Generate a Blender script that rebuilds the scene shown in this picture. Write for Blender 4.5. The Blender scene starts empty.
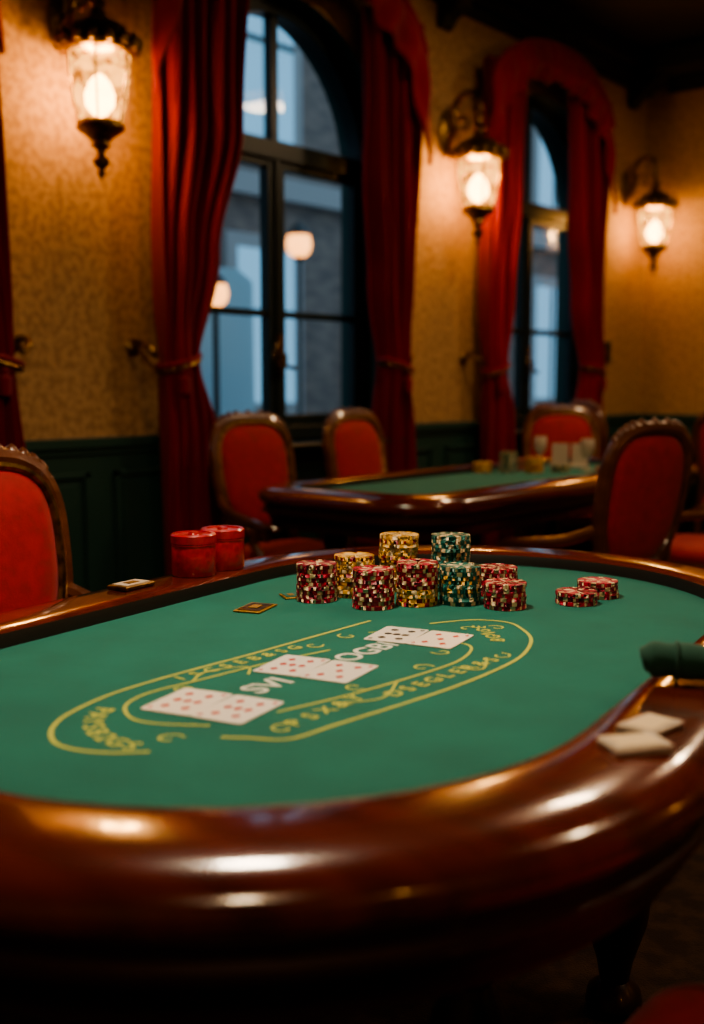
import bpy, math, random
from mathutils import Vector, Matrix
random.seed(7)
scene=bpy.context.scene
try:
    scene.view_settings.view_transform='AgX'
    scene.view_settings.look='AgX - Medium High Contrast'
except Exception: pass
R=math.radians
# ------------------------------------------------------------ materials
def mat(name,col,rough=.6,metal=0.,coat=0.,sheen=0.,noise=None,bump=None,spec=.5,emis=None,es=0.):
    m=bpy.data.materials.new(name); m.use_nodes=True
    nt=m.node_tree; b=nt.nodes['Principled BSDF']
    b.inputs['Base Color'].default_value=(*col,1); b.inputs['Roughness'].default_value=rough
    b.inputs['Metallic'].default_value=metal; b.inputs['Coat Weight'].default_value=coat
    b.inputs['Coat Roughness'].default_value=.08
    b.inputs['Sheen Weight'].default_value=sheen; b.inputs['Specular IOR Level'].default_value=spec
    if emis: b.inputs['Emission Color'].default_value=(*emis,1); b.inputs['Emission Strength'].default_value=es
    if noise or bump:
        tc=nt.nodes.new('ShaderNodeTexCoord')
    if noise:   # (scale xyz, color2, detail, lo, hi)
        sc,c2,det,lo,hi=noise
        mp=nt.nodes.new('ShaderNodeMapping'); mp.inputs['Scale'].default_value=sc
        n=nt.nodes.new('ShaderNodeTexNoise'); n.inputs['Scale'].default_value=1; n.inputs['Detail'].default_value=det
        r=nt.nodes.new('ShaderNodeValToRGB'); r.color_ramp.elements[0].position=lo; r.color_ramp.elements[1].position=hi
        r.color_ramp.elements[0].color=(*col,1); r.color_ramp.elements[1].color=(*c2,1)
        nt.links.new(tc.outputs['Object'],mp.inputs[0]); nt.links.new(mp.outputs[0],n.inputs['Vector'])
        nt.links.new(n.outputs['Fac'],r.inputs[0]); nt.links.new(r.outputs[0],b.inputs['Base Color'])
    if bump:    # (scale, strength)
        n2=nt.nodes.new('ShaderNodeTexNoise'); n2.inputs['Scale'].default_value=bump[0]; n2.inputs['Detail'].default_value=4
        bp=nt.nodes.new('ShaderNodeBump'); bp.inputs['Strength'].default_value=bump[1]; bp.inputs['Distance'].default_value=.01
        nt.links.new(tc.outputs['Object'],n2.inputs['Vector']); nt.links.new(n2.outputs['Fac'],bp.inputs['Height'])
        nt.links.new(bp.outputs[0],b.inputs['Normal'])
    return m
M={}
M['felt']=mat('green_felt',(.002,.125,.098),.95,sheen=.08,noise=((9,9,9),(.003,.155,.122),6,.3,.7),bump=(900,.25))
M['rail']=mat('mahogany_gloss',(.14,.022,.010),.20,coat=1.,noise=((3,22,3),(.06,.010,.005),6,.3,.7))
M['leather']=mat('dark_leather',(.010,.009,.008),.45)
M['wood']=mat('dark_carved_wood',(.075,.022,.010),.32,coat=.5,noise=((8,8,30),(.13,.042,.016),5,.35,.7),bump=(60,.3))
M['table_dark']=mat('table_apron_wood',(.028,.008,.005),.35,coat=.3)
M['redup']=mat('red_upholstery',(.36,.014,.022),.75,sheen=.1,noise=((30,30,30),(.25,.009,.014),4,.35,.7),bump=(300,.2))
M['curtain']=mat('red_velvet',(.25,.003,.026),.85,sheen=.1,noise=((4,4,1.5),(.16,.002,.017),4,.3,.7),bump=(250,.15))
M['wallpaper']=mat('ochre_wallpaper',(.44,.275,.135),.75,noise=((30,30,30),(.30,.175,.080),7,.42,.60),bump=(45,.35))
M['green']=mat('dark_green_paint',(.018,.058,.046),.4)
M['greenframe']=mat('window_frame_paint',(.012,.024,.023),.35)
M['ceil']=mat('dark_ceiling',(.016,.019,.015),.6)
M['carpet']=mat('carpet',(.024,.012,.008),.95,noise=((14,14,14),(.055,.028,.016),3,.45,.6),bump=(200,.5))
M['brass']=mat('aged_brass',(.32,.20,.08),.36,metal=1.,noise=((40,40,40),(.09,.055,.025),4,.4,.7))
M['gold']=mat('gold_cord',(.45,.27,.07),.45,metal=.6)
M['white']=mat('card_white',(.78,.75,.68),.35)
M['ivory']=mat('card_ivory',(.50,.44,.36),.4)
M['cardred']=mat('pip_red',(.5,.012,.012),.4)
M['cardblk']=mat('pip_black',(.02,.02,.02),.4)
M['yellow']=mat('layout_yellow',(.46,.50,.09),.9)
M['wprint']=mat('layout_white',(.60,.64,.56),.9)
M['c_red']=mat('chip_red',(.40,.016,.050),.45); M['c_yel']=mat('chip_yellow',(.72,.41,.07),.45)
M['c_grn']=mat('chip_green',(.012,.14,.12),.45); M['c_cream']=mat('chip_cream',(.68,.55,.34),.45)
M['c_pink']=mat('chip_dark_red',(.24,.008,.034),.45)
M['canred']=mat('red_lacquer',(.46,.018,.028),.35,coat=.6,noise=((60,60,60),(.30,.010,.018),4,.4,.6))
M['rollgreen']=mat('green_cloth',(.010,.07,.048),.9,sheen=.15)
M['black']=mat('black_plastic',(.015,.015,.015),.4)
M['brick']=mat('outside_brick',(.24,.17,.14),.9,noise=((3,3,9),(.14,.105,.095),6,.35,.65))
M['stone']=mat('outside_stone',(.32,.29,.28),.9)
M['asphalt']=mat('street_asphalt',(.08,.085,.09),.8)
M['van']=mat('van_paint',(.30,.50,.58),.3,coat=.6)
M['vanglass']=mat('van_glass',(.02,.03,.04),.05)
M['bluewin']=mat('lit_blue_window',(.1,.2,.3),.2,emis=(.22,.44,.60),es=.9)
M['warmwin']=mat('ceiling_lamp_glass',(1,.6,.3),.4,emis=(1,.5,.2),es=4)  # emissive dome of the added ceiling fills
M['streetwin']=mat('street_lamp_glass',(.6,.3,.1),.4,emis=(1,.38,.10),es=4)  # glow imitating a sconce reflected in the window
def glassmat():
    m=bpy.data.materials.new('window_glass'); m.use_nodes=True; nt=m.node_tree; nt.nodes.clear()
    o=nt.nodes.new('ShaderNodeOutputMaterial'); mx=nt.nodes.new('ShaderNodeMixShader')
    t=nt.nodes.new('ShaderNodeBsdfTransparent'); g=nt.nodes.new('ShaderNodeBsdfGlossy'); g.inputs['Roughness'].default_value=.02
    t.inputs[0].default_value=(.88,.94,.95,1)
    l=nt.nodes.new('ShaderNodeLayerWeight'); l.inputs[0].default_value=.25
    nt.links.new(l.outputs['Fresnel'],mx.inputs[0]); nt.links.new(t.outputs[0],mx.inputs[1]); nt.links.new(g.outputs[0],mx.inputs[2]); nt.links.new(mx.outputs[0],o.inputs[0])
    return m
M['glass']=glassmat()
def lampglass():
    m=bpy.data.materials.new('lantern_glass'); m.use_nodes=True; nt=m.node_tree; nt.nodes.clear()
    o=nt.nodes.new('ShaderNodeOutputMaterial'); mx=nt.nodes.new('ShaderNodeMixShader'); mx.inputs[0].default_value=.72
    t=nt.nodes.new('ShaderNodeBsdfTransparent'); t.inputs[0].default_value=(1,.80,.5,1)
    e=nt.nodes.new('ShaderNodeEmission'); e.inputs[1].default_value=3.6
    tc=nt.nodes.new('ShaderNodeTexCoord'); n=nt.nodes.new('ShaderNodeTexNoise'); n.inputs['Scale'].default_value=18; n.inputs['Detail'].default_value=6
    n.inputs['Distortion'].default_value=.9
    r=nt.nodes.new('ShaderNodeValToRGB'); r.color_ramp.elements[0].position=.38; r.color_ramp.elements[0].color=(.16,.05,.008,1)
    r.color_ramp.elements[1].position=.58; r.color_ramp.elements[1].color=(1,.44,.09,1)
    nt.links.new(tc.outputs['Object'],n.inputs['Vector']); nt.links.new(n.outputs['Fac'],r.inputs[0]); nt.links.new(r.outputs[0],e.inputs[0])
    nt.links.new(t.outputs[0],mx.inputs[1]); nt.links.new(e.outputs[0],mx.inputs[2]); nt.links.new(mx.outputs[0],o.inputs[0])
    return m
M['lampglass']=lampglass()
M['bulb']=mat('bulb',(1,.8,.5),.4,emis=(1,.58,.22),es=48)
# ------------------------------------------------------------ mesh helpers
class B:
    """mesh accumulator"""
    def __init__(s): s.v=[];s.f=[];s.m=[];s.mats=[]
    def mi(s,m):
        m=M[m]
        if m not in s.mats: s.mats.append(m)
        return s.mats.index(m)
    def add(s,vs,fs,m):
        o=len(s.v); k=s.mi(m); s.v+=[tuple(v) for v in vs]
        for f in fs: s.f.append([i+o for i in f]); s.m.append(k)
    def box(s,c,d,m,rot=None,bev=0.):
        hx,hy,hz=d[0]/2,d[1]/2,d[2]/2
        if bev<=0:
            vs=[(x,y,z) for x in(-hx,hx) for y in(-hy,hy) for z in(-hz,hz)]
            fs=[(0,1,3,2),(4,6,7,5),(0,4,5,1),(2,3,7,6),(0,2,6,4),(1,5,7,3)]
        else:
            b=bev; ring=lambda x,y,z:[(-x,-y,z),(x,-y,z),(x,y,z),(-x,y,z)]
            vs=ring(hx-b,hy-b,-hz)+ring(hx,hy,-hz+b)+ring(hx,hy,hz-b)+ring(hx-b,hy-b,hz)
            fs=[(3,2,1,0),(12,13,14,15)]
            for k in range(3):
                for i in range(4):
                    j=(i+1)%4; fs.append((k*4+i,k*4+j,k*4+4+j,k*4+4+i))
        if rot is not None: vs=[rot@Vector(v) for v in vs]
        s.add([(v[0]+c[0],v[1]+c[1],v[2]+c[2]) for v in vs],fs,m)
    def lathe(s,prof,m,c=(0,0,0),n=24,rot=None):
        vs=[];fs=[]
        for r,z in prof:
            for i in range(n):
                a=2*math.pi*i/n; vs.append(Vector((r*math.cos(a),r*math.sin(a),z)))
        for k in range(len(prof)-1):
            for i in range(n):
                j=(i+1)%n; fs.append((k*n+i,k*n+j,k*n+n+j,k*n+n+i))
        if prof[0][0]>1e-6: fs.append(tuple(range(n-1,-1,-1)))
        if prof[-1][0]>1e-6: fs.append(tuple((len(prof)-1)*n+i for i in range(n)))
        if rot is not None: vs=[rot@v for v in vs]
        s.add([v+Vector(c) for v in vs],fs,m)
    def tube(s,pts,rad,m,n=8,closed=False):
        pts=[Vector(p) for p in pts]; N=len(pts); vs=[];fs=[]
        if not hasattr(rad,'__len__'): rad=[rad]*N
        nrm=None
        for i,p in enumerate(pts):
            a=pts[(i-1)%N] if (closed or i>0) else p; b=pts[(i+1)%N] if (closed or i<N-1) else p
            t=(b-a).normalized()
            if nrm is None:
                nrm=t.orthogonal().normalized()
            nrm=(nrm-t*nrm.dot(t)).normalized(); bn=t.cross(nrm)
            for k in range(n):
                q=2*math.pi*k/n; vs.append(p+(nrm*math.cos(q)+bn*math.sin(q))*rad[i])
        for i in range(N if closed else N-1):
            j=(i+1)%N
            for k in range(n):
                l=(k+1)%n; fs.append((i*n+k,i*n+l,j*n+l,j*n+k))
        if not closed: fs.append(tuple(range(n-1,-1,-1))); fs.append(tuple((N-1)*n+k for k in range(n)))
        s.add(vs,fs,m)
    def grid(s,fn,nu,nv,m,closeu=False):
        vs=[fn(i/(nu if closeu else nu-1),j/(nv-1)) for j in range(nv) for i in range(nu)]
        fs=[]
        for j in range(nv-1):
            for i in range(nu if closeu else nu-1):
                k=(i+1)%nu; fs.append((j*nu+i,j*nu+k,(j+1)*nu+k,(j+1)*nu+i))
        s.add(vs,fs,m)
    def obj(s,name,parent=None,smooth=True,loc=(0,0,0),rz=0.,ang=40):
        me=bpy.data.meshes.new(name); me.from_pydata(s.v,[],s.f)
        for m in s.mats: me.materials.append(m)
        me.polygons.foreach_set('material_index',s.m)
        if smooth:
            me.polygons.foreach_set('use_smooth',[True]*len(me.polygons))
        me.update()
        import bmesh
        bm=bmesh.new(); bm.from_mesh(me); bmesh.ops.recalc_face_normals(bm,faces=bm.faces); bm.to_mesh(me); bm.free()
        if smooth:
            try: me.set_sharp_from_angle(angle=R(ang))
            except Exception: pass
        o=bpy.data.objects.new(name,me); bpy.context.collection.objects.link(o)
        o.location=loc; o.rotation_euler=(0,0,rz)
        if parent: o.parent=parent
        return o
def empty(name,loc=(0,0,0),rz=0.):
    o=bpy.data.objects.new(name,None); o.empty_display_size=.1; bpy.context.collection.objects.link(o)
    o.location=loc; o.rotation_euler=(0,0,rz); return o
def catmull(pts,n=8,closed=False):
    P=[Vector(p) for p in pts]; out=[]; N=len(P)
    for i in range(N if closed else N-1):
        g=lambda k:P[k%N] if closed else P[max(0,min(N-1,k))]
        a,b,c,d=g(i-1),g(i),g(i+1),g(i+2)
        for k in range(n):
            t=k/n; out.append(.5*((2*b)+(c-a)*t+(2*a-5*b+4*c-d)*t*t+(3*b-a-3*c+d)*t**3))
    if not closed: out.append(P[-1])
    return out
def light(name,typ,loc,power,col,parent=None,**kw):
    l=bpy.data.lights.new(name,typ); l.energy=power; l.color=col
    for k,v in kw.items(): setattr(l,k,v)
    o=bpy.data.objects.new(name,l); bpy.context.collection.objects.link(o); o.location=loc
    if parent: o.parent=parent
    return o
def rrect(hx,hy,r,nc=16):
    r=min(r,hx,hy); pts=[]
    for cx,cy,a0 in((hx-r,hy-r,0),(-(hx-r),hy-r,90),(-(hx-r),-(hy-r),180),(hx-r,-(hy-r),270)):
        for i in range(nc+1):
            a=R(a0+90*i/nc); pts.append((cx+r*math.cos(a),cy+r*math.sin(a)))
    return pts
# ------------------------------------------------------------ room
WX=-4.0; TH=.32; H=3.7; Y0=-3.0; Y1=8.4; X1=3.0
WINS=[(1.72,.75),(4.30,.75),(6.85,.75)]; SILL=.9; SPR=2.42
def build_wall_left():
    b=B()
    def both(ya,yb,z0a,z0b,z1a,z1b):
        for x in (WX,WX-TH):
            b.add([(x,ya,z0a),(x,yb,z0b),(x,yb,z1b),(x,ya,z1a)],[(0,1,2,3)],'wallpaper')
    y=Y0
    for c,h in WINS:
        both(y,c-h,0,0,H,H)
        N=24; prev=None
        for i in range(N+1):
            yy=c-h*math.cos(math.pi*i/N); zz=SPR+math.sqrt(max(0,h*h-(yy-c)**2))
            if prev:
                both(prev[0],yy,prev[1],zz,H,H); both(prev[0],yy,0,0,SILL,SILL)
                b.add([(WX,prev[0],prev[1]),(WX,yy,zz),(WX-TH,yy,zz),(WX-TH,prev[0],prev[1])],[(0,1,2,3)],'green')
            prev=(yy,zz)
        for yy in (c-h,c+h): b.add([(WX,yy,SILL),(WX,yy,SPR),(WX-TH,yy,SPR),(WX-TH,yy,SILL)],[(0,1,2,3)],'green')
        b.add([(WX,c-h,SILL),(WX,c+h,SILL),(WX-TH,c+h,SILL),(WX-TH,c-h,SILL)],[(0,1,2,3)],'green')
        y=c+h
    both(y,Y1+.2,0,0,H,H)
    return b.obj('wall_left',smooth=False)
build_wall_left()
def slab(name,c,d,m):
    b=B(); b.box(c,d,m); return b.obj(name,smooth=False)
slab('wall_far',((WX+X1)/2,Y1+.1,H/2),(X1-WX,.2,H),'wallpaper')
slab('wall_right',(X1+.1,(Y0+Y1)/2,H/2),(.2,Y1-Y0,H),'wallpaper')
slab('wall_back',((WX+X1)/2,Y0-.1,H/2),(X1-WX,.2,H),'wallpaper')
slab('floor',((WX+X1)/2,(Y0+Y1)/2,-.05),(X1-WX,Y1-Y0,.1),'carpet')
slab('ceiling',((WX+X1)/2,(Y0+Y1)/2,H+.05),(X1-WX+.6,Y1-Y0+.4,.1),'ceil')
# wainscot
def wains(name,segs,axis,pos,sgn):
    b=B()
    for a,c,top in segs:
        L=c-a; mid=(a+c)/2
        def bx(p,q,z0,z1,t,o=0,m='green',bev=.004):
            cc=(p+q)/2; off=pos+sgn*(o+t/2)
            if axis=='y': b.box((off,cc,(z0+z1)/2),(t,q-p,z1-z0),m,bev=bev)
            else: b.box((cc,off,(z0+z1)/2),(q-p,t,z1-z0),m,bev=bev)
        bx(a,c,0,top-.03,.02)
        bx(a,c,top-.045,top,.05); bx(a,c,top-.075,top-.045,.033); bx(a,c,0,.14,.035)
        n=max(1,round(L/.55)); w=L/n
        for i in range(n):
            p=a+i*w+.07; q=a+(i+1)*w-.07; z0=.2; z1=top-.15
            if q-p<.1: continue
            for u0,u1,v0,v1 in((p,q,z1-.025,z1),(p,q,z0,z0+.025),(p,p+.025,z0,z1),(q-.025,q,z0,z1)): bx(u0,u1,v0,v1,.018,.02)
            bx(p+.05,q-.05,z0+.05,z1-.05,.008,.02)
    return b.obj(name,smooth=False)
segs=[];y=Y0
for c,h in WINS: segs+= [(y,c-h,.97),(c-h,c+h,.88)]; y=c+h
segs.append((y,Y1,.97))
wains('trim_1',segs,'y',WX,1)
wains('trim_2',[(WX+.05,X1,.97)],'x',Y1,-1)
wains('trim_3',[(Y0,Y1-.05,.97)],'y',X1,-1)
# cornice, beams, corbels
b=B()
for o,z0,z1 in((.16,3.58,3.7),(.10,3.50,3.58),(.05,3.45,3.50)):
    b.box((WX+o/2,(Y0+Y1)/2,(z0+z1)/2),(o,Y1-Y0,z1-z0),'ceil')
    b.box(((WX+X1)/2,Y1-o/2,(z0+z1)/2),(X1-WX-.4,o,z1-z0),'ceil')
b.obj('trim_4',smooth=False)
b=B()
for yy in (-1.8,.4,3.0,5.6,8.1):
    b.box(((WX+X1)/2,yy,3.61),(X1-WX-.35,.22,.18),'ceil',bev=.02)
    prof=[(0,3.56),(.30,3.56),(.29,3.50),(.19,3.46),(.13,3.40),(.06,3.36),(.04,3.32),(0,3.31)]
    vs=[(WX+.01+p,yy-.06,z) for p,z in prof]+[(WX+.01+p,yy+.06,z) for p,z in prof]; n=len(prof)
    b.add(vs,[tuple(range(n)),tuple(range(2*n-1,n-1,-1))]+[(i,(i+1)%n,n+(i+1)%n,n+i) for i in range(n)],'ceil')
b.obj('trim_5',smooth=False)
# ------------------------------------------------------------ windows
def window(idx,c,h):
    e=empty('window_%d'%idx,(WX-.16,c,0)); b=B(); F='greenframe'
    def bx(y0,y1,z0,z1,t=.07): b.box((0,(y0+y1)/2,(z0+z1)/2),(t,y1-y0,z1-z0),F,bev=.006)
    bx(-h,-h+.05,SILL,SPR,.1); bx(h-.05,h,SILL,SPR,.1); bx(-h,h,SILL,SILL+.08,.1)
    bx(-h+.02,h-.02,SPR-.05,SPR+.05,.10)             # transom
    bx(-.062,.062,SILL+.05,SPR,.06)                   # meeting stiles
    bx(-.015,.015,SILL+.05,SPR,.09)
    for s in(-1,1):
        a,q=sorted((s*.06,s*(h-.05)))
        bx(a,q,SILL+.06,SILL+.14,.05); bx(a,q,SPR-.09,SPR-.04,.05); bx(a,q,1.56,1.595,.04)
        o=s*(h-.05); a,q=sorted((o,o-s*.05)); bx(a,q,SILL+.06,SPR,.05)
    bx(-.025,.025,SPR,SPR+h-.03,.05)
    n=28
    ro,ri=h,h-.07
    vs=[];fs=[]
    for i in range(n+1):
        a=math.pi*i/n
        for r in(ri,ro):
            for x in(-.05,.05): vs.append((x,r*math.cos(a),SPR+r*math.sin(a)))
    for i in range(n):
        k=i*4;l=k+4; fs+=[(k,k+1,l+1,l),(k+2,l+2,l+3,k+3),(k,l,l+2,k+2),(k+1,k+3,l+3,l+1)]
    b.add(vs,fs,F)
    # handle
    b.tube([(.045,0,1.36),(.09,0,1.36),(.09,0,1.30),(.09,.07,1.29)],.012,'brass'); b.box((.05,0,1.36),(.02,.04,.22),'brass',bev=.006)
    b.tube(catmull([(.05,-.01,1.25),(.09,-.06,1.29),(.10,-.10,1.36),(.09,-.06,1.42),(.05,-.01,1.40)],5),.011,'brass')
    b.obj('frame',e)
    g=B(); g.add([(-.0,-h+.03,SILL+.03),(0,h-.03,SILL+.03),(0,h-.03,SPR),(0,-h+.03,SPR)],[(0,1,2,3)],'glass')
    vs=[(0,(h-.04)*math.cos(math.pi*i/n),SPR+(h-.04)*math.sin(math.pi*i/n)) for i in range(n+1)]
    g.add(vs,[tuple(range(n+1))],'glass'); g.obj('glass_pane',e,smooth=False)
    s=B(); s.box((.17,0,SILL-.015),(.30,2*h,.03),'greenframe',bev=.008); s.obj('sill',e,smooth=False)
for i,(c,h) in enumerate(WINS): window(i+1,c,h)
# ------------------------------------------------------------ curtains
def interp(t,keys):
    for (a,va),(b_,vb) in zip(keys,keys[1:]):
        if a>=t>=b_:
            u=(a-t)/(a-b_); u=u*u*(3-2*u); return tuple(p+(q-p)*u for p,q in zip(va,vb))
    return keys[-1][1] if t<keys[-1][0] else keys[0][1]
def curtain(keys,tie=1.31,ph=0,folds=6,side=1):
    e=empty('red_curtain',(WX+.13,0,0)); b=B()
    zt=keys[0][0]
    def fn(u,v):
        z=zt-v*(zt-.02); y0,y1=interp(z,keys)
        w=y1-y0; pin=math.exp(-((z-tie)/.16)**2)
        amp=.052*(1-.45*pin)
        uu=u+.012*math.sin(7*u+z*3+ph)
        x=amp*math.cos(2*math.pi*folds*uu+ph+.5*math.sin(z*2))+.018*math.sin(13*u+z*1.7+ph)
        x+=.05*pin*math.sin(math.pi*u)
        return (x, y0+w*u, z)
    b.grid(fn,folds*16,90,'curtain'); o=b.obj('drape',e,ang=180)
    sm=o.modifiers.new('s','SOLIDIFY'); sm.thickness=.008
    y0,y1=interp(tie,keys); cy=(y0+y1)/2; hw=(y1-y0)/2+.012
    t=B(); pts=[(.075*math.cos(a)+.012,cy+hw*math.sin(a),tie+.03*math.sin(a)*side) for a in[2*math.pi*i/28 for i in range(28)]]
    t.tube(pts,.012,'curtain',closed=True); t.tube([(p[0],p[1],p[2]-.022) for p in pts],.009,'brass',closed=True)
    yo=cy-side*(hw+.03)
    t.tube(catmull([(-.12,yo-side*.02,tie+.06),(-.06,yo-side*.03,tie+.08),(.0,yo-side*.02,tie+.05),(0,yo+side*.02,tie+.02)],5),.014,'brass')
    t.lathe([(0,0),(.035,.005),(.04,.015),(.02,.03),(0,.035)],'brass',c=(-.125,yo-side*.02,tie+.06),rot=Matrix.Rotation(R(90),3,'Y'))
    t.lathe([(0,-.10),(.022,-.10),(.026,-.03),(.012,-.02),(.018,0),(0,.012)],'curtain',c=(.08,cy-side*.03,tie-.05),n=12)
    t.obj('tieback',e)
def valance(c,h,yl,yr,amp=.50):
    e=empty('curtain_valance',(WX+.22,0,0)); b=B(); n=120
    def fn(u,v):
        y=yl+(yr-yl)*u; s=(2*u-1)
        top=2.96+amp*math.sqrt(max(0,1-s*s*.98))
        tail=abs(s)**5*.34
        bot=top-.26-tail+.05*abs(math.cos(math.pi*2.5*s))
        z=top+(bot-top)*v
        x=.02*math.sin(s*38+v*2*(1 if s>0 else -1))*v**.6+.04*(1-s*s)*math.sin(v*math.pi)+.02*math.sin(v*9+abs(s)*5)*.5
        return (x,y,z)
    b.grid(fn,n,26,'curtain'); o=b.obj('swag',e,ang=180)
    m=o.modifiers.new('s','SOLIDIFY'); m.thickness=.012
    t=B(); t.tube([fn(i/(n-1),1) for i in range(n)],.010,'curtain',n=6); 
    t.tube([fn(i/(n-1),0) for i in range(n)],.02,'curtain',n=8); t.obj('piping',e)
def K(*rows): return [(3.2,rows[0]),(2.4,rows[1]),(1.8,rows[2]),(1.31,rows[3]),(.95,rows[4]),(.05,rows[5])]
KL=((3.26,3.82),(3.27,3.77),(3.26,3.60),(3.27,3.47),(3.28,3.55),(3.29,3.60))
KR=((4.72,5.18),(4.74,5.18),(4.82,5.15),(4.88,5.09),(4.85,5.14),(4.83,5.20))
off=lambda k,d:[(a+d,c+d) for a,c in k]
curtain(K(*KL),ph=.4,side=1); curtain(K(*KR),ph=2,side=-1); valance(4.2,.75,3.20,5.16)
curtain(K(*off(KL,-2.58)),ph=1,side=1); curtain([(3.2,(2.10,2.44)),(1.31,(2.26,2.53)),(.05,(2.26,2.68))],ph=3,side=-1); valance(1.6,.75,.60,2.44)
curtain(K((5.88,6.30),(5.90,6.28),(5.90,6.20),(5.92,6.12),(5.92,6.18),(5.92,6.2)),ph=.4,side=1,folds=5)
curtain(K((6.95,7.46),(7.0,7.46),(7.12,7.46),(7.24,7.44),(7.2,7.46),(7.2,7.48)),ph=2,side=-1,folds=5); valance(6.7,.75,5.84,7.42,.44)
# ------------------------------------------------------------ sconces
def sconce(y,z=2.55,power=28,x=WX,face=0,off=.25):
    e=empty('wall_sconce',(x,y,z),face); b=B(); c=(off,0,0)
    b.lathe([(.128,-.03),(.15,-.02),(.158,0),(.150,.018),(.135,.03),(.125,.06),(.10,.085),(.06,.10),(.035,.12),(.028,.15),(.04,.165),(.022,.185),(.018,.22),(.028,.235),(.0,.26)],'brass',c=c)
    for i in range(16):
        a=2*math.pi*i/16; rr=.158
        b.lathe([(.016,-.012),(.022,.015),(.012,.035),(0,.05)],'brass',c=(off+rr*math.cos(a),rr*math.sin(a),0),n=8)
    b.lathe([(.088,-.29),(.096,-.30),(.098,-.315),(.085,-.33),(.06,-.345),(.035,-.37),(.04,-.385),(.02,-.40),(.016,-.42),(.034,-.44),(.03,-.46),(.012,-.475),(.02,-.49),(0,-.52)],'brass',c=c)
    for i in range(6):
        a=2*math.pi*i/6+.3
        pr=[(.134,-.02),(.128,-.12),(.112,-.22),(.093,-.305)]
        b.tube([(off+r*math.cos(a),r*math.sin(a),zz) for r,zz in pr],.004,'brass',n=6)
    # arm
    b.tube(catmull([(off,0,.24),(off,0,.30),(off-.04,0,.36),(off-.12,0,.37),(off-.18,0,.30),(off-.17,0,.20),(.05,0,.14),(.02,0,.10)],8),.019,'brass')
    b.tube(catmull([(off-.17,0,.22),(off-.10,0,.24),(off-.08,0,.19),(off-.11,0,.17),(off-.12,0,.20)],6),.012,'brass')
    b.lathe([(0,0),(.06,.0),(.062,.012),(.045,.02),(.03,.035),(0,.04)],'brass',c=(.0,0,.16),rot=Matrix.Rotation(R(90),3,'Y')@Matrix.Scale(2.3,3,Vector((1,0,0))))
    b.obj('bracket',e)
    g=B(); g.lathe([(.126,-.03),(.124,-.08),(.119,-.14),(.106,-.22),(.087,-.295)],'lampglass',c=c,n=28)
    g.f=[f for f in g.f if len(f)==4]; g.m=g.m[:len(g.f)]
    g.obj('lantern_glass',e)
    k=B(); k.lathe([(0,-.27),(.03,-.26),(.058,-.225),(.062,-.185),(.045,-.14),(.02,-.11),(0,-.10)],'bulb',c=c,n=16); k.obj('bulb',e)
    light('sconce_light','POINT',(off,0,-.15),power,(1,.60,.27),e,shadow_soft_size=.08)
sconce(2.88,power=170); sconce(5.64,power=190); sconce(8.06,power=125); sconce(.2,power=60)
for yy in(0,3,6): sconce(yy,x=X1,face=math.pi,power=60)  # unseen sconces added on the opposite wall as fill light
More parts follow.
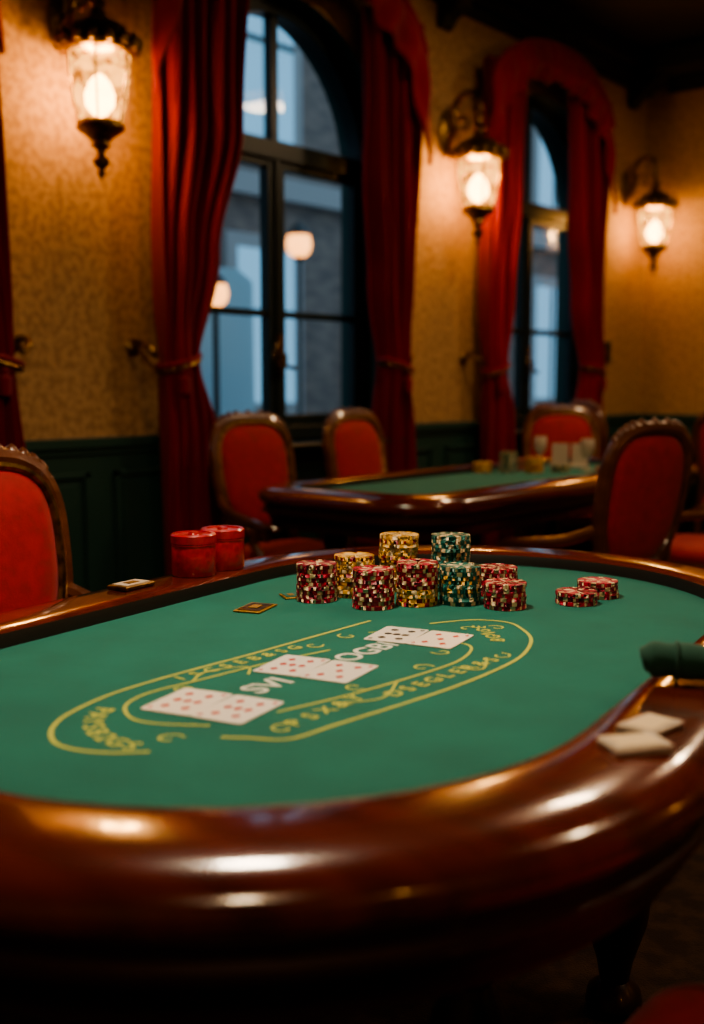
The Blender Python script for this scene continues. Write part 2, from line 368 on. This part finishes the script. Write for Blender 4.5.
# ------------------------------------------------------------ chairs
def armchair(x,y,face,top=1.07,arms=True):
    """face: direction angle (deg) the sitter looks"""
    e=empty('upholstered_armchair',(x,y,0),R(face-90)); b=B()
    W='wood'
    tilt=lambda p:(p[0],-.235-(p[2]-.45)*.17+p[1],p[2])
    zc=(top+.53)/2; hz=(top-.53)/2
    def out(a,k=1.):
        c,s=math.cos(a),math.sin(a)
        ex=2/(3.0 if s>0 else 2.6)
        xx=.232*abs(c)**ex*(1 if c>0 else -1); zz=hz*abs(s)**(ex)*(1 if s>0 else -1)
        xx*=1-.10*(1-s)*.9
        return xx*k,zc+zz*k
    N=56
    fr=[tilt((out(2*math.pi*i/N)[0],0,out(2*math.pi*i/N)[1])) for i in range(N)]
    b.tube(fr,.026,W,closed=True)
    fr2=[tilt((out(2*math.pi*i/N,.93)[0],.018,out(2*math.pi*i/N,.93)[1])) for i in range(N)]
    b.tube(fr2,.010,'brass',closed=True,n=6)
    for i in range(-5,6):   # carved crest
        a=math.pi/2+i*.15; o=out(a,1.05); p=tilt((o[0],0,o[1])); b.lathe([(0,-.022),(.018,-.012),(.02,.005),(.01,.02),(0,.026)],W,c=p,n=8)
    for s in(-1,1): # posts back to seat
        b.tube([tilt((s*.18,0,.64)),tilt((s*.19,0,.50)),(s*.20,-.235,.40),(s*.205,-.25,.2),(s*.21,-.30,.0)],[.02,.022,.024,.02,.016],W)
        b.lathe([(.013,0),(.018,.02),(.014,.05),(.019,.18),(.024,.30),(.016,.315),(.030,.33),(.030,.345),(.022,.36),(.026,.42)],W,c=(s*.215,.215,0),n=14)
        if arms:
            b.tube(catmull([tilt((s*.205,0,.70)),(s*.25,-.17,.655),(s*.272,0,.628),(s*.268,.10,.612),(s*.262,.15,.59),(s*.262,.13,.56)],6),.021,W)
            b.tube(catmull([(s*.268,.09,.605),(s*.275,.06,.54),(s*.25,.10,.46),(s*.235,.12,.39)],6),.018,W)
    # seat rail (superellipse ring)
    def se(a,hx,hy):
        c,s=math.cos(a),math.sin(a); k=2/5
        return hx*abs(c)**k*(1 if c>0 else -1), hy*abs(s)**k*(1 if s>0 else -1)
    def ring(hx,hy,z): return [(*se(2*math.pi*i/N,hx,hy),z) for i in range(N)]
    rs=[ring(.235,.235,.36),ring(.25,.25,.365),ring(.252,.252,.40),ring(.258,.258,.41),ring(.25,.25,.425)]
    vs=sum(rs,[]); fs=[tuple(range(N-1,-1,-1)),tuple(4*N+i for i in range(N))]
    for k in range(4):
        for i in range(N): j=(i+1)%N; fs.append((k*N+i,k*N+j,k*N+N+j,k*N+N+i))
    b.add(vs,fs,W); b.obj('frame',e)
    c=B()
    for sg in(1,-1):
        def pad(u,v):
            a=2*math.pi*u; r=1-v*.999; o=out(a,.95*r if r>0 else 0)
            return tilt((o[0],sg*.045*math.sqrt(max(0,1-r**3)),zc+(o[1]-zc)))
        c.grid(pad,N,10,'redup',closeu=True)
    c.obj('back_cushion',e,ang=60)
    s=B()
    def seat(u,v):
        a=2*math.pi*u
        if v<.3: q=v/.3; xx,yy=se(a,.24+.008*math.sin(q*math.pi),.24+.008*math.sin(q*math.pi)); return (xx,yy,.42+.045*q)
        r=1-(v-.3)/.7*.999; xx,yy=se(a,.24*r,.24*r); return (xx,yy,.465+.035*math.sqrt(max(0,1-r**4)))
    s.grid(seat,N,16,'redup',closeu=True); s.obj('seat_cushion',e,ang=60)
# ------------------------------------------------------------ tables
def table(name,loc,rz,hx,hy,r,legs):
    e=empty(name,loc,rz)
    prof=[(0,.766),(.002,.785),(.005,.794),(.015,.7995),(.04,.801),(.09,.801),(.125,.798),(.150,.790),(.166,.777),(.172,.762),(.168,.746),(.154,.734),(.146,.730),(.146,.714),(.154,.708),(.154,.698),(.135,.69),(.12,.66),(.118,.64),(.0,.64)]
    b=B(); rings=[rrect(hx+d,hy+d,r+d) for d,z in prof]; n=len(rings[0])
    def band(k0,k1,m):
        vs=[];fs=[]
        for k in range(k0,k1+1): vs+=[(p[0],p[1],prof[k][1]) for p in rings[k]]
        for k in range(k1-k0):
            for i in range(n): j=(i+1)%n; fs.append((k*n+i,k*n+j,k*n+n+j,k*n+n+i))
        b.add(vs,fs,m)
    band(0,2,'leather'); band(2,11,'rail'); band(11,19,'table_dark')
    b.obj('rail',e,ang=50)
    f=B(); p=rrect(hx+.004,hy+.004,r+.004)
    f.add([(q[0],q[1],.77) for q in p]+[(q[0],q[1],.70) for q in p],[tuple(range(n)),tuple(range(2*n-1,n-1,-1))]+[(i,(i+1)%n,n+(i+1)%n,n+i) for i in range(n)],'felt')
    f.obj('felt_top',e,smooth=False)
    l=B()
    q=rrect(hx-.08,hy-.08,max(.1,r-.08)); l.add([(u[0],u[1],.70) for u in q]+[(u[0],u[1],.62) for u in q],[tuple(range(n)),tuple(range(2*n-1,n-1,-1))]+[(i,(i+1)%n,n+(i+1)%n,n+i) for i in range(n)],'table_dark')
    for lx,ly in legs:
        l.lathe([(.045,0),(.055,.015),(.05,.04),(.028,.06),(.035,.10),(.06,.18),(.068,.26),(.05,.34),(.03,.38),(.045,.40),(.045,.42),(.03,.44),(.04,.52),(.055,.56),(.055,.63)],'table_dark',c=(lx,ly,0),n=18)
    l.obj('base',e)
    return e
TC=(-1.148,1.424); TR=R(9)
T1=table('poker_table',(*TC,0),TR,.49,.855,.49,[(-.31,-.27),(.31,-.27),(-.31,.4),(.31,.4)])
T2=table('poker_table',(-2.72,4.34,0),0,.32,1.12,.12,[(-.26,-.9),(.26,-.9),(-.26,.9),(.26,.9)])
T3=table('poker_table',(-2.75,7.72,0),0,.62,.30,.2,[(-.5,-.22),(.5,-.22),(-.5,.22),(.5,.22)])
RZ=.8016
def tloc(lx,ly): 
    c,s=math.cos(TR),math.sin(TR); return (TC[0]+lx*c-ly*s,TC[1]+lx*s+ly*c)
# ---- layout print (part of the near table)
def ribbon(b,pts,w,z,m):
    P=[Vector((p[0],p[1],0)) for p in pts]; vs=[];fs=[]
    for i,p in enumerate(P):
        t=(P[min(i+1,len(P)-1)]-P[max(i-1,0)]).normalized(); n=Vector((-t.y,t.x,0))*w/2
        vs+=[(p.x+n.x,p.y+n.y,z),(p.x-n.x,p.y-n.y,z)]
    for i in range(len(P)-1): fs.append((2*i,2*i+1,2*i+3,2*i+2))
    b.add(vs,fs,m)
b=B(); Z=.7706; Wd=.005
L=lambda pts,w=Wd:ribbon(b,catmull([(x,y,0) for x,y in pts],8),w,Z,'yellow')
L([(-1.248,1.54),(-1.242,1.37),(-1.236,1.217),(-1.235,1.11),(-1.231,1.009),(-1.221,.929),(-1.201,.864),(-1.177,.815),(-1.144,.779),(-1.104,.757),(-1.064,.757),(-1.023,.777),(-.99,.809)],.006)
L([(-1.158,1.324),(-1.177,1.182),(-1.183,1.063),(-1.187,.975),(-1.17,.921),(-1.14,.892),(-1.103,.878),(-1.065,.887),(-1.01,.923)])
L([(-.965,.90),(-.941,.918),(-.896,.95),(-.89,1.029),(-.881,1.151),(-.876,1.27),(-.882,1.40),(-.90,1.50),(-.945,1.60),(-1.0,1.66),(-1.05,1.69),(-1.11,1.665),(-1.15,1.59)],.006)
L([(-.985,1.02),(-.965,1.14),(-.955,1.27),(-.955,1.39),(-.98,1.47),(-1.01,1.50),(-1.04,1.49)])
L([(-1.185,1.05),(-1.21,1.10),(-1.185,1.16),(-1.15,1.13)],.004); L([(-.955,1.10),(-.92,1.16),(-.955,1.24)],.004)
L([(-.94,1.36),(-.90,1.38),(-.93,1.44)],.004)
def curl(x,y,a0,r=.02,sg=1):
    L([(x+r*(1-t/9)*math.cos(a0+sg*t*.75),y+r*(1-t/9)*math.sin(a0+sg*t*.75)) for t in range(8)],.0038)
for q in((-1.165,1.01,0,.02,1),(-1.20,1.33,1,.018,-1),(-1.20,1.42,3,.02,1),(-.93,.975,2,.02,1),(-.985,1.18,0,.018,-1),(-.975,1.33,1,.02,1),(-1.01,1.43,4,.018,1),(-.925,1.47,2,.02,-1),(-1.075,1.60,0,.022,1),(-1.04,1.64,3,.018,-1),(-1.17,1.46,3,.02,-1),(-1.01,.855,1,.02,1)): curl(*q)
b.obj('betting_layout_lines',None,smooth=False).parent=T1
bpy.context.view_layer.update()
o=bpy.data.objects['betting_layout_lines']; o.matrix_parent_inverse=T1.matrix_world.inverted()
def text(s,x,y,size,rz,m,z=.7707,ext=.0):
    c=bpy.data.curves.new('layout_text','FONT'); c.body=s; c.size=size; c.align_x='CENTER'; c.align_y='CENTER'; c.offset=size*.018
    o=bpy.data.objects.new('tmp',c); bpy.context.collection.objects.link(o)
    dg=bpy.context.evaluated_depsgraph_get(); me=bpy.data.meshes.new_from_object(o.evaluated_get(dg)); bpy.data.objects.remove(o)
    me.materials.clear(); me.materials.append(M[m])
    o=bpy.data.objects.new('layout_text',me); bpy.context.collection.objects.link(o)
    o.location=(x,y,z); o.rotation_euler=(0,0,rz); o.parent=T1; o.matrix_parent_inverse=T1.matrix_world.inverted(); return o
text('SVI',-1.085,1.105,.062,R(94),'wprint'); text('OGBI',-1.105,1.355,.060,R(94),'wprint')
cx,cy=-1.05,.93
for i,ch in enumerate('PAYSB2GS'):
    a=R(205+i*11); rr=.125
    if ch!=' ': text(ch,cx+rr*math.cos(a)*1.05,cy+rr*math.sin(a),.038,a+R(90),'yellow')
for i,ch in enumerate('PSX&Y'):
    text(ch,-.935-.003*i,1.0+i*.034,.036,R(90),'yellow')
for i,ch in enumerate('DSEGLER&S'):
    text(ch,-.92,1.19+i*.031,.036,R(92),'yellow')
for i,ch in enumerate('ISCSEB&SG'): text(ch,-1.212,1.05+i*.031,.032,R(90),'yellow')
for i,ch in enumerate('BGNSE'): text(ch,-.985-.02*i,1.56+i*.016,.034,R(120),'yellow')
# ------------------------------------------------------------ cards
def card(x,y,rz,z=.7708,kind=0,w=.080,h=.112):
    b=B(); p=rrect(w/2,h/2,.006,4); n=len(p); t=.0009
    b.add([(q[0],q[1],0) for q in p]+[(q[0],q[1],t) for q in p],[tuple(range(n-1,-1,-1)),tuple(n+i for i in range(n))]+[(i,(i+1)%n,n+(i+1)%n,n+i) for i in range(n)],'white')
    col='cardred' if kind%2==0 else 'cardblk'
    def pip(px,py,s):
        if kind%2==0: pts=[(0,-s),(s*.75,0),(0,s),(-s*.75,0)]
        else: pts=[(s*.8*math.cos(a),s*.8*math.sin(a)) for a in[2*math.pi*i/10 for i in range(10)]]
        b.add([(px+u,py+v,t+.0003) for u,v in pts],[tuple(range(len(pts)))],col)
    for sx in(-1,1):
        pip(sx*(w/2-.009),sx*(h/2-.012),.0055)
        for k in((-1,1) if kind>1 else (-1,0,1)): pip(sx*.016,k*.03,.0088)
    pip(0,.0,.009)
    return b.obj('playing_card',smooth=False,loc=(x,y,z),rz=rz)
for gx,gy,k,k2 in((-1.072,.985,0,0),(-1.095,1.219,0,2),(-1.10,1.488,1,2)):
    a=R(14); d=.0405
    card(gx-d*math.cos(a),gy-d*math.sin(a),a+.03,kind=k); card(gx+d*math.cos(a),gy+d*math.sin(a),a-.02,kind=k2)
# ------------------------------------------------------------ chips
def chips(x,y,n,cols,r=.041,t=.0084,z=.7704):
    b=B(); N=48
    for k in range(n):
        col=cols[k] if isinstance(cols,list) and len(cols)==n else (cols if isinstance(cols,str) else random.choice(cols))
        spot='c_cream' if col!='c_yel' else random.choice(['c_cream','c_pink'])
        if col=='c_grn': spot=random.choice(['c_cream','c_cream','c_yel'])
        ox,oy=random.uniform(-.0013,.0013),random.uniform(-.0013,.0013); a0=random.uniform(0,6.28); zb=z+k*t
        rings=[(0,0),(r*.98,0),(r,.0008),(r,t-.0010),(r*.98,t-.0001),(r*.70,t-.0001),(r*.66,t-.0006),(0,t-.0006)]
        pts=[]
        for rr,zz in rings: pts.append([(ox+rr*math.cos(a0+2*math.pi*i/N),oy+rr*math.sin(a0+2*math.pi*i/N),zb-z+zz) for i in range(N)])
        for q in range(len(rings)-1):
            for i in range(N):
                j=(i+1)%N
                m=col
                if q in(1,2,3,4,0) and i%8 in(0,1): m=spot
                if q==2 and i%8==4: m=spot
                if q==6: m='c_cream' if (i//3)%3==0 else col
                b.add([pts[q][i],pts[q][j],pts[q+1][j],pts[q+1][i]],[(0,1,2,3)],m)
    o=b.obj('poker_chip_stack',loc=(x,y,z)); 
    import bmesh
    bm=bmesh.new(); bm.from_mesh(o.data); bmesh.ops.remove_doubles(bm,verts=bm.verts,dist=1e-5); bm.to_mesh(o.data); bm.free()
Yl='c_yel'; Gn='c_grn'
chips(-1.455,1.625,9,['c_red','c_pink','c_red','c_pink','c_red','c_pink','c_red','c_red','c_pink'])
chips(-1.43,1.712,10,Yl)
chips(-1.325,1.644,9,['c_red','c_pink','c_red','c_red','c_pink','c_red','c_pink','c_red','c_red'])
chips(-1.403,1.825,14,Yl)
chips(-1.278,1.723,10,['c_yel','c_yel','c_yel','c_yel','c_red','c_red','c_red','c_red','c_red','c_red'])
chips(-1.314,1.89,14,Gn)
chips(-1.218,1.785,9,Gn)
chips(-1.208,1.905,7,['c_red','c_pink','c_red','c_red','c_pink','c_red','c_red'])
chips(-1.127,1.805,6,['c_red','c_pink','c_red','c_red','c_pink','c_red'])
chips(-1.040,1.930,3,['c_red','c_pink','c_red']); chips(-1.040,2.022,4,['c_red','c_red','c_pink','c_red'])
# canisters on the rail
def canister(lx,ly,h=.088):
    x,y=tloc(lx,ly); b=B(); r=.047
    b.lathe([(0,0),(r-.002,0),(r,.003),(r,h-.022),(r-.001,h-.02),(r+.0015,h-.019),(r+.0015,h-.003),(r-.002,h),(r-.008,h),(r-.009,h-.003),(.012,h-.003),(.01,h+.002),(0,h+.003)],'canred',n=40)
    b.lathe([(r+.0002,h-.024),(r+.0012,h-.023),(r+.0012,h-.0205),(r+.0002,h-.02)],'canred',n=40)
    b.obj('red_canister',loc=(x,y,RZ))
canister(-.562,.215); canister(-.562,.315)
# small gold cases
def case(name,x,y,z,rz,d,m1='white',m2='gold'):
    b=B(); b.box((0,0,d[2]*.5),d,m1,bev=d[2]*.25); b.box((0,0,d[2]+.0007),(d[0]*.8,d[1]*.8,.0012),m2); b.box((0,0,d[2]+.0017),(d[0]*.35,d[1]*.35,.001),m1)
    b.obj(name,smooth=False,loc=(x,y,z),rz=rz)
x,y=tloc(-.57,.03); case('card_case',x,y,RZ,R(9),(.05,.085,.009),'brass','ivory')
case('gilt_card',-1.486,1.481,.7708,R(20),(.055,.085,.003),'gold','brass'); case('gilt_card',-1.517,1.613,.7708,R(60),(.035,.05,.003),'gold','c_grn')
def deck(lx,ly,rz,n):
    x,y=tloc(lx,ly); b=B()
    for k in range(n):
        a=random.uniform(-.05,.05); b.box((random.uniform(-.001,.001),random.uniform(-.001,.001),.001+k*.002),(.048,.068,.0018),'ivory',rot=Matrix.Rotation(a,3,'Z'))
    b.box((0,0,n*.002+.0006),(.034,.052,.0008),'c_cream')
    b.obj('card_deck',smooth=False,loc=(x,y,RZ),rz=rz)
deck(.572,-.415,R(-35),4); deck(.566,-.335,R(-5),3)
# rolled green cloth
x,y=tloc(.592,-.10); b=B()
pts=catmull([(-.10,0,0),(-.085,0,.003),(-.03,.002,.002),(.03,-.002,.0),(.09,.0,0),(.10,0,0)],6)
rad=[.010+.014*min(1,4*min(i,len(pts)-1-i)/len(pts)+.25)+.0012*math.sin(i*1.3) for i in range(len(pts))]
b.tube(pts,rad,'rollgreen',n=20)
b.tube([(-.055+.0,.0255*math.cos(a),.0255*math.sin(a)+.002) for a in[2*math.pi*i/20 for i in range(20)]],.003,'rollgreen',closed=True,n=6)
b.obj('rolled_green_cloth',loc=(x,y,.8275),rz=R(25))
# far-table items
for px,py,n,c in((-3.00,4.58,6,Yl),(-2.90,4.66,12,Gn),(-2.80,4.74,9,Yl),(-2.92,4.84,7,'c_red'),(-2.72,4.86,4,Gn)): chips(px,py,n,c,r=.045)
b=B(); 
for s in(-1,1):
    b.box((s*.05,0,.065),(.085,.012,.12),'ivory',rot=Matrix.Rotation(R(12*s),3,'Z'))
b.box((0,.03,.006),(.2,.10,.012),'ivory',bev=.003); b.obj('menu_card_stand',smooth=False,loc=(-2.83,5.15,.771),rz=R(35))
chips(-2.56,5.0,3,'c_red')
def goblet(x,y):
    b=B(); b.lathe([(0,0),(.032,0),(.034,.004),(.006,.008),(.005,.06),(.02,.07),(.034,.10),(.036,.14),(.032,.16),(.031,.16),(.034,.14),(.032,.10),(.015,.072),(0,.07)],'ivory',n=24); b.obj('drinking_glass',loc=(x,y,.7705))
goblet(-2.66,5.02); goblet(-2.98,5.1)
for px,py,n,c in((-3.1,7.65,5,'c_red'),(-3.0,7.75,4,'c_cream'),(-2.85,7.6,6,'c_red')): chips(px,py,n,c)
# chairs
armchair(-3.29,3.53,-8,top=1.05); armchair(-3.33,4.36,0,top=1.05); armchair(-3.22,5.76,-60,top=1.05); armchair(-3.55,6.72,0,top=1.05)
armchair(-2.00,3.72,166,top=1.05); armchair(-1.98,4.85,180); armchair(-3.45,7.05,60); armchair(-2.6,7.0,95,top=1.03)
armchair(-2.0,1.41,2,top=1.03); armchair(-.28,1.05,186)
# wall switch
b=B(); b.box((0,0,0),(.02,.10,.16),'black',bev=.004); b.box((.014,0,0),(.012,.03,.06),'brass',bev=.003); b.obj('wall_switch_plate',smooth=False,loc=(WX+.011,7.80,1.45))
# unseen pendant added over near table to light the felt
e=empty('pendant_lamp',(-1.35,1.35,2.55)); b=B()
b.lathe([(.32,-.12),(.325,-.11),(.27,0),(.16,.09),(.06,.13),(.05,.17),(.02,.19),(.012,.22),(.012,1.14),(.06,1.14),(.07,1.15)],'green',n=32)
b.f=[f for f in b.f if not(len(f)>4)]; b.m=b.m[:len(b.f)]; b.obj('shade',e)
k=B(); k.lathe([(0,-.06),(.04,-.05),(.055,-.01),(.03,.05),(.02,.08),(0,.09)],'bulb',n=16); k.obj('bulb',e)
light('pendant_light','AREA',(0,0,-.09),32,(1,.80,.58),e,shape='DISK',size=.25)
for xx,yy in((-2.0,5.0),(1.0,-1.0),(1.0,3.2),(-1.5,7.0)):  # unseen ceiling domes added as warm fill light
    e=empty('ceiling_light',(xx,yy,H)); b=B(); b.lathe([(.25,0),(.25,-.03),(.2,-.05)],'brass',n=32); b.lathe([(.22,-.03),(.18,-.08),(.1,-.11),(0,-.12)],'warmwin',n=32); b.obj('fixture',e)
    light('ceiling_light_source','AREA',(0,0,-.14),34,(1,.70,.42),e,shape='DISK',size=.4)
# ------------------------------------------------------------ outside
slab('street',(-12.0,6,-.35),(15.3,50,.1),'asphalt')
b=B(); FX=-11.0
b.box((FX-1,8,5),(2,44,10.6),'brick')
for i in range(-5,14):
    yy=i*2.6+.7
    for zz in (2.0,5.6):
        b.box((FX+.06,yy,zz),(.16,1.5,2.5),'stone',bev=.02); b.box((FX+.12,yy,zz),(.08,1.1,2.1),'bluewin' if (i*3+int(zz))%3 else 'vanglass'); b.box((FX+.17,yy,zz),(.05,.07,2.1),'greenframe'); b.box((FX+.17,yy,zz+.2),(.05,1.1,.07),'greenframe')
b.box((FX+.1,8,3.9),(.25,44,.3),'stone'); b.obj('street_building',smooth=False)
def reflection_standin(x,y,z,k=1.):  # glow put outside to imitate sconce reflections in the window glass
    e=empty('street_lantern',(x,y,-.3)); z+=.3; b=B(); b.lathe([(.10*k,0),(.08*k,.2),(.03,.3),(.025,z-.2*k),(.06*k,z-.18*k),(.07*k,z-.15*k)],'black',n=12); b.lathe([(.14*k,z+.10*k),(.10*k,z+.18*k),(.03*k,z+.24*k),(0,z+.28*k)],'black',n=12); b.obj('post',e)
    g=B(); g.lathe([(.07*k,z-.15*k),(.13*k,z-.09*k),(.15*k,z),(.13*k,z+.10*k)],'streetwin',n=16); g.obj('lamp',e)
reflection_standin(-9.0,9.75,2.85); reflection_standin(-6.6,6.16,1.93,.7)
e=empty('delivery_van',(-7.9,4.9,-.3)); b=B()
prof=[(2.1,.35),(-2.1,.35),(-2.15,.9),(-2.0,1.25),(-1.35,1.5),(-.95,2.35),(-.6,2.5),(1.9,2.5),(2.08,2.4)]
n=len(prof)
vs=[(-.9,p,z) for p,z in prof]+[(.9,p,z) for p,z in prof]
b.add(vs,[tuple(range(n)),tuple(range(2*n-1,n-1,-1))]+[(i,(i+1)%n,n+(i+1)%n,n+i) for i in range(n)],'van')
b.box((.9,-.8,1.8),(.03,.7,.55),'vanglass'); b.box((.91,.75,1.3),(.02,.03,1.7),'vanglass'); b.box((.91,.8,.55),(.03,2.5,.12),'black')
for yy in(-1.4,1.4):
    for xx in(-.85,.85): b.lathe([(0,-.1),(.2,-.1),(.34,-.09),(.35,.09),(.2,.1),(0,.1)],'black',c=(xx,yy,.35),rot=Matrix.Rotation(R(90),3,'Y'))
o=b.obj('body',e,smooth=False)
# world
w=bpy.data.worlds.new('dusk'); scene.world=w; w.use_nodes=True
bg=w.node_tree.nodes['Background']; bg.inputs[0].default_value=(.20,.32,.43,1); bg.inputs[1].default_value=2.6
# camera
cd=bpy.data.cameras.new('camera'); cam=bpy.data.objects.new('camera',cd); bpy.context.collection.objects.link(cam); scene.camera=cam
cd.sensor_fit='VERTICAL'; cd.sensor_height=36; cd.lens=1100/1024*36; cd.clip_start=.05
cam.location=(0,0,1.2); cam.rotation_euler=(R(90)-math.atan(127/1100),0,R(40))
cd.dof.use_dof=True; cd.dof.focus_distance=2.12; cd.dof.aperture_fstop=1.9
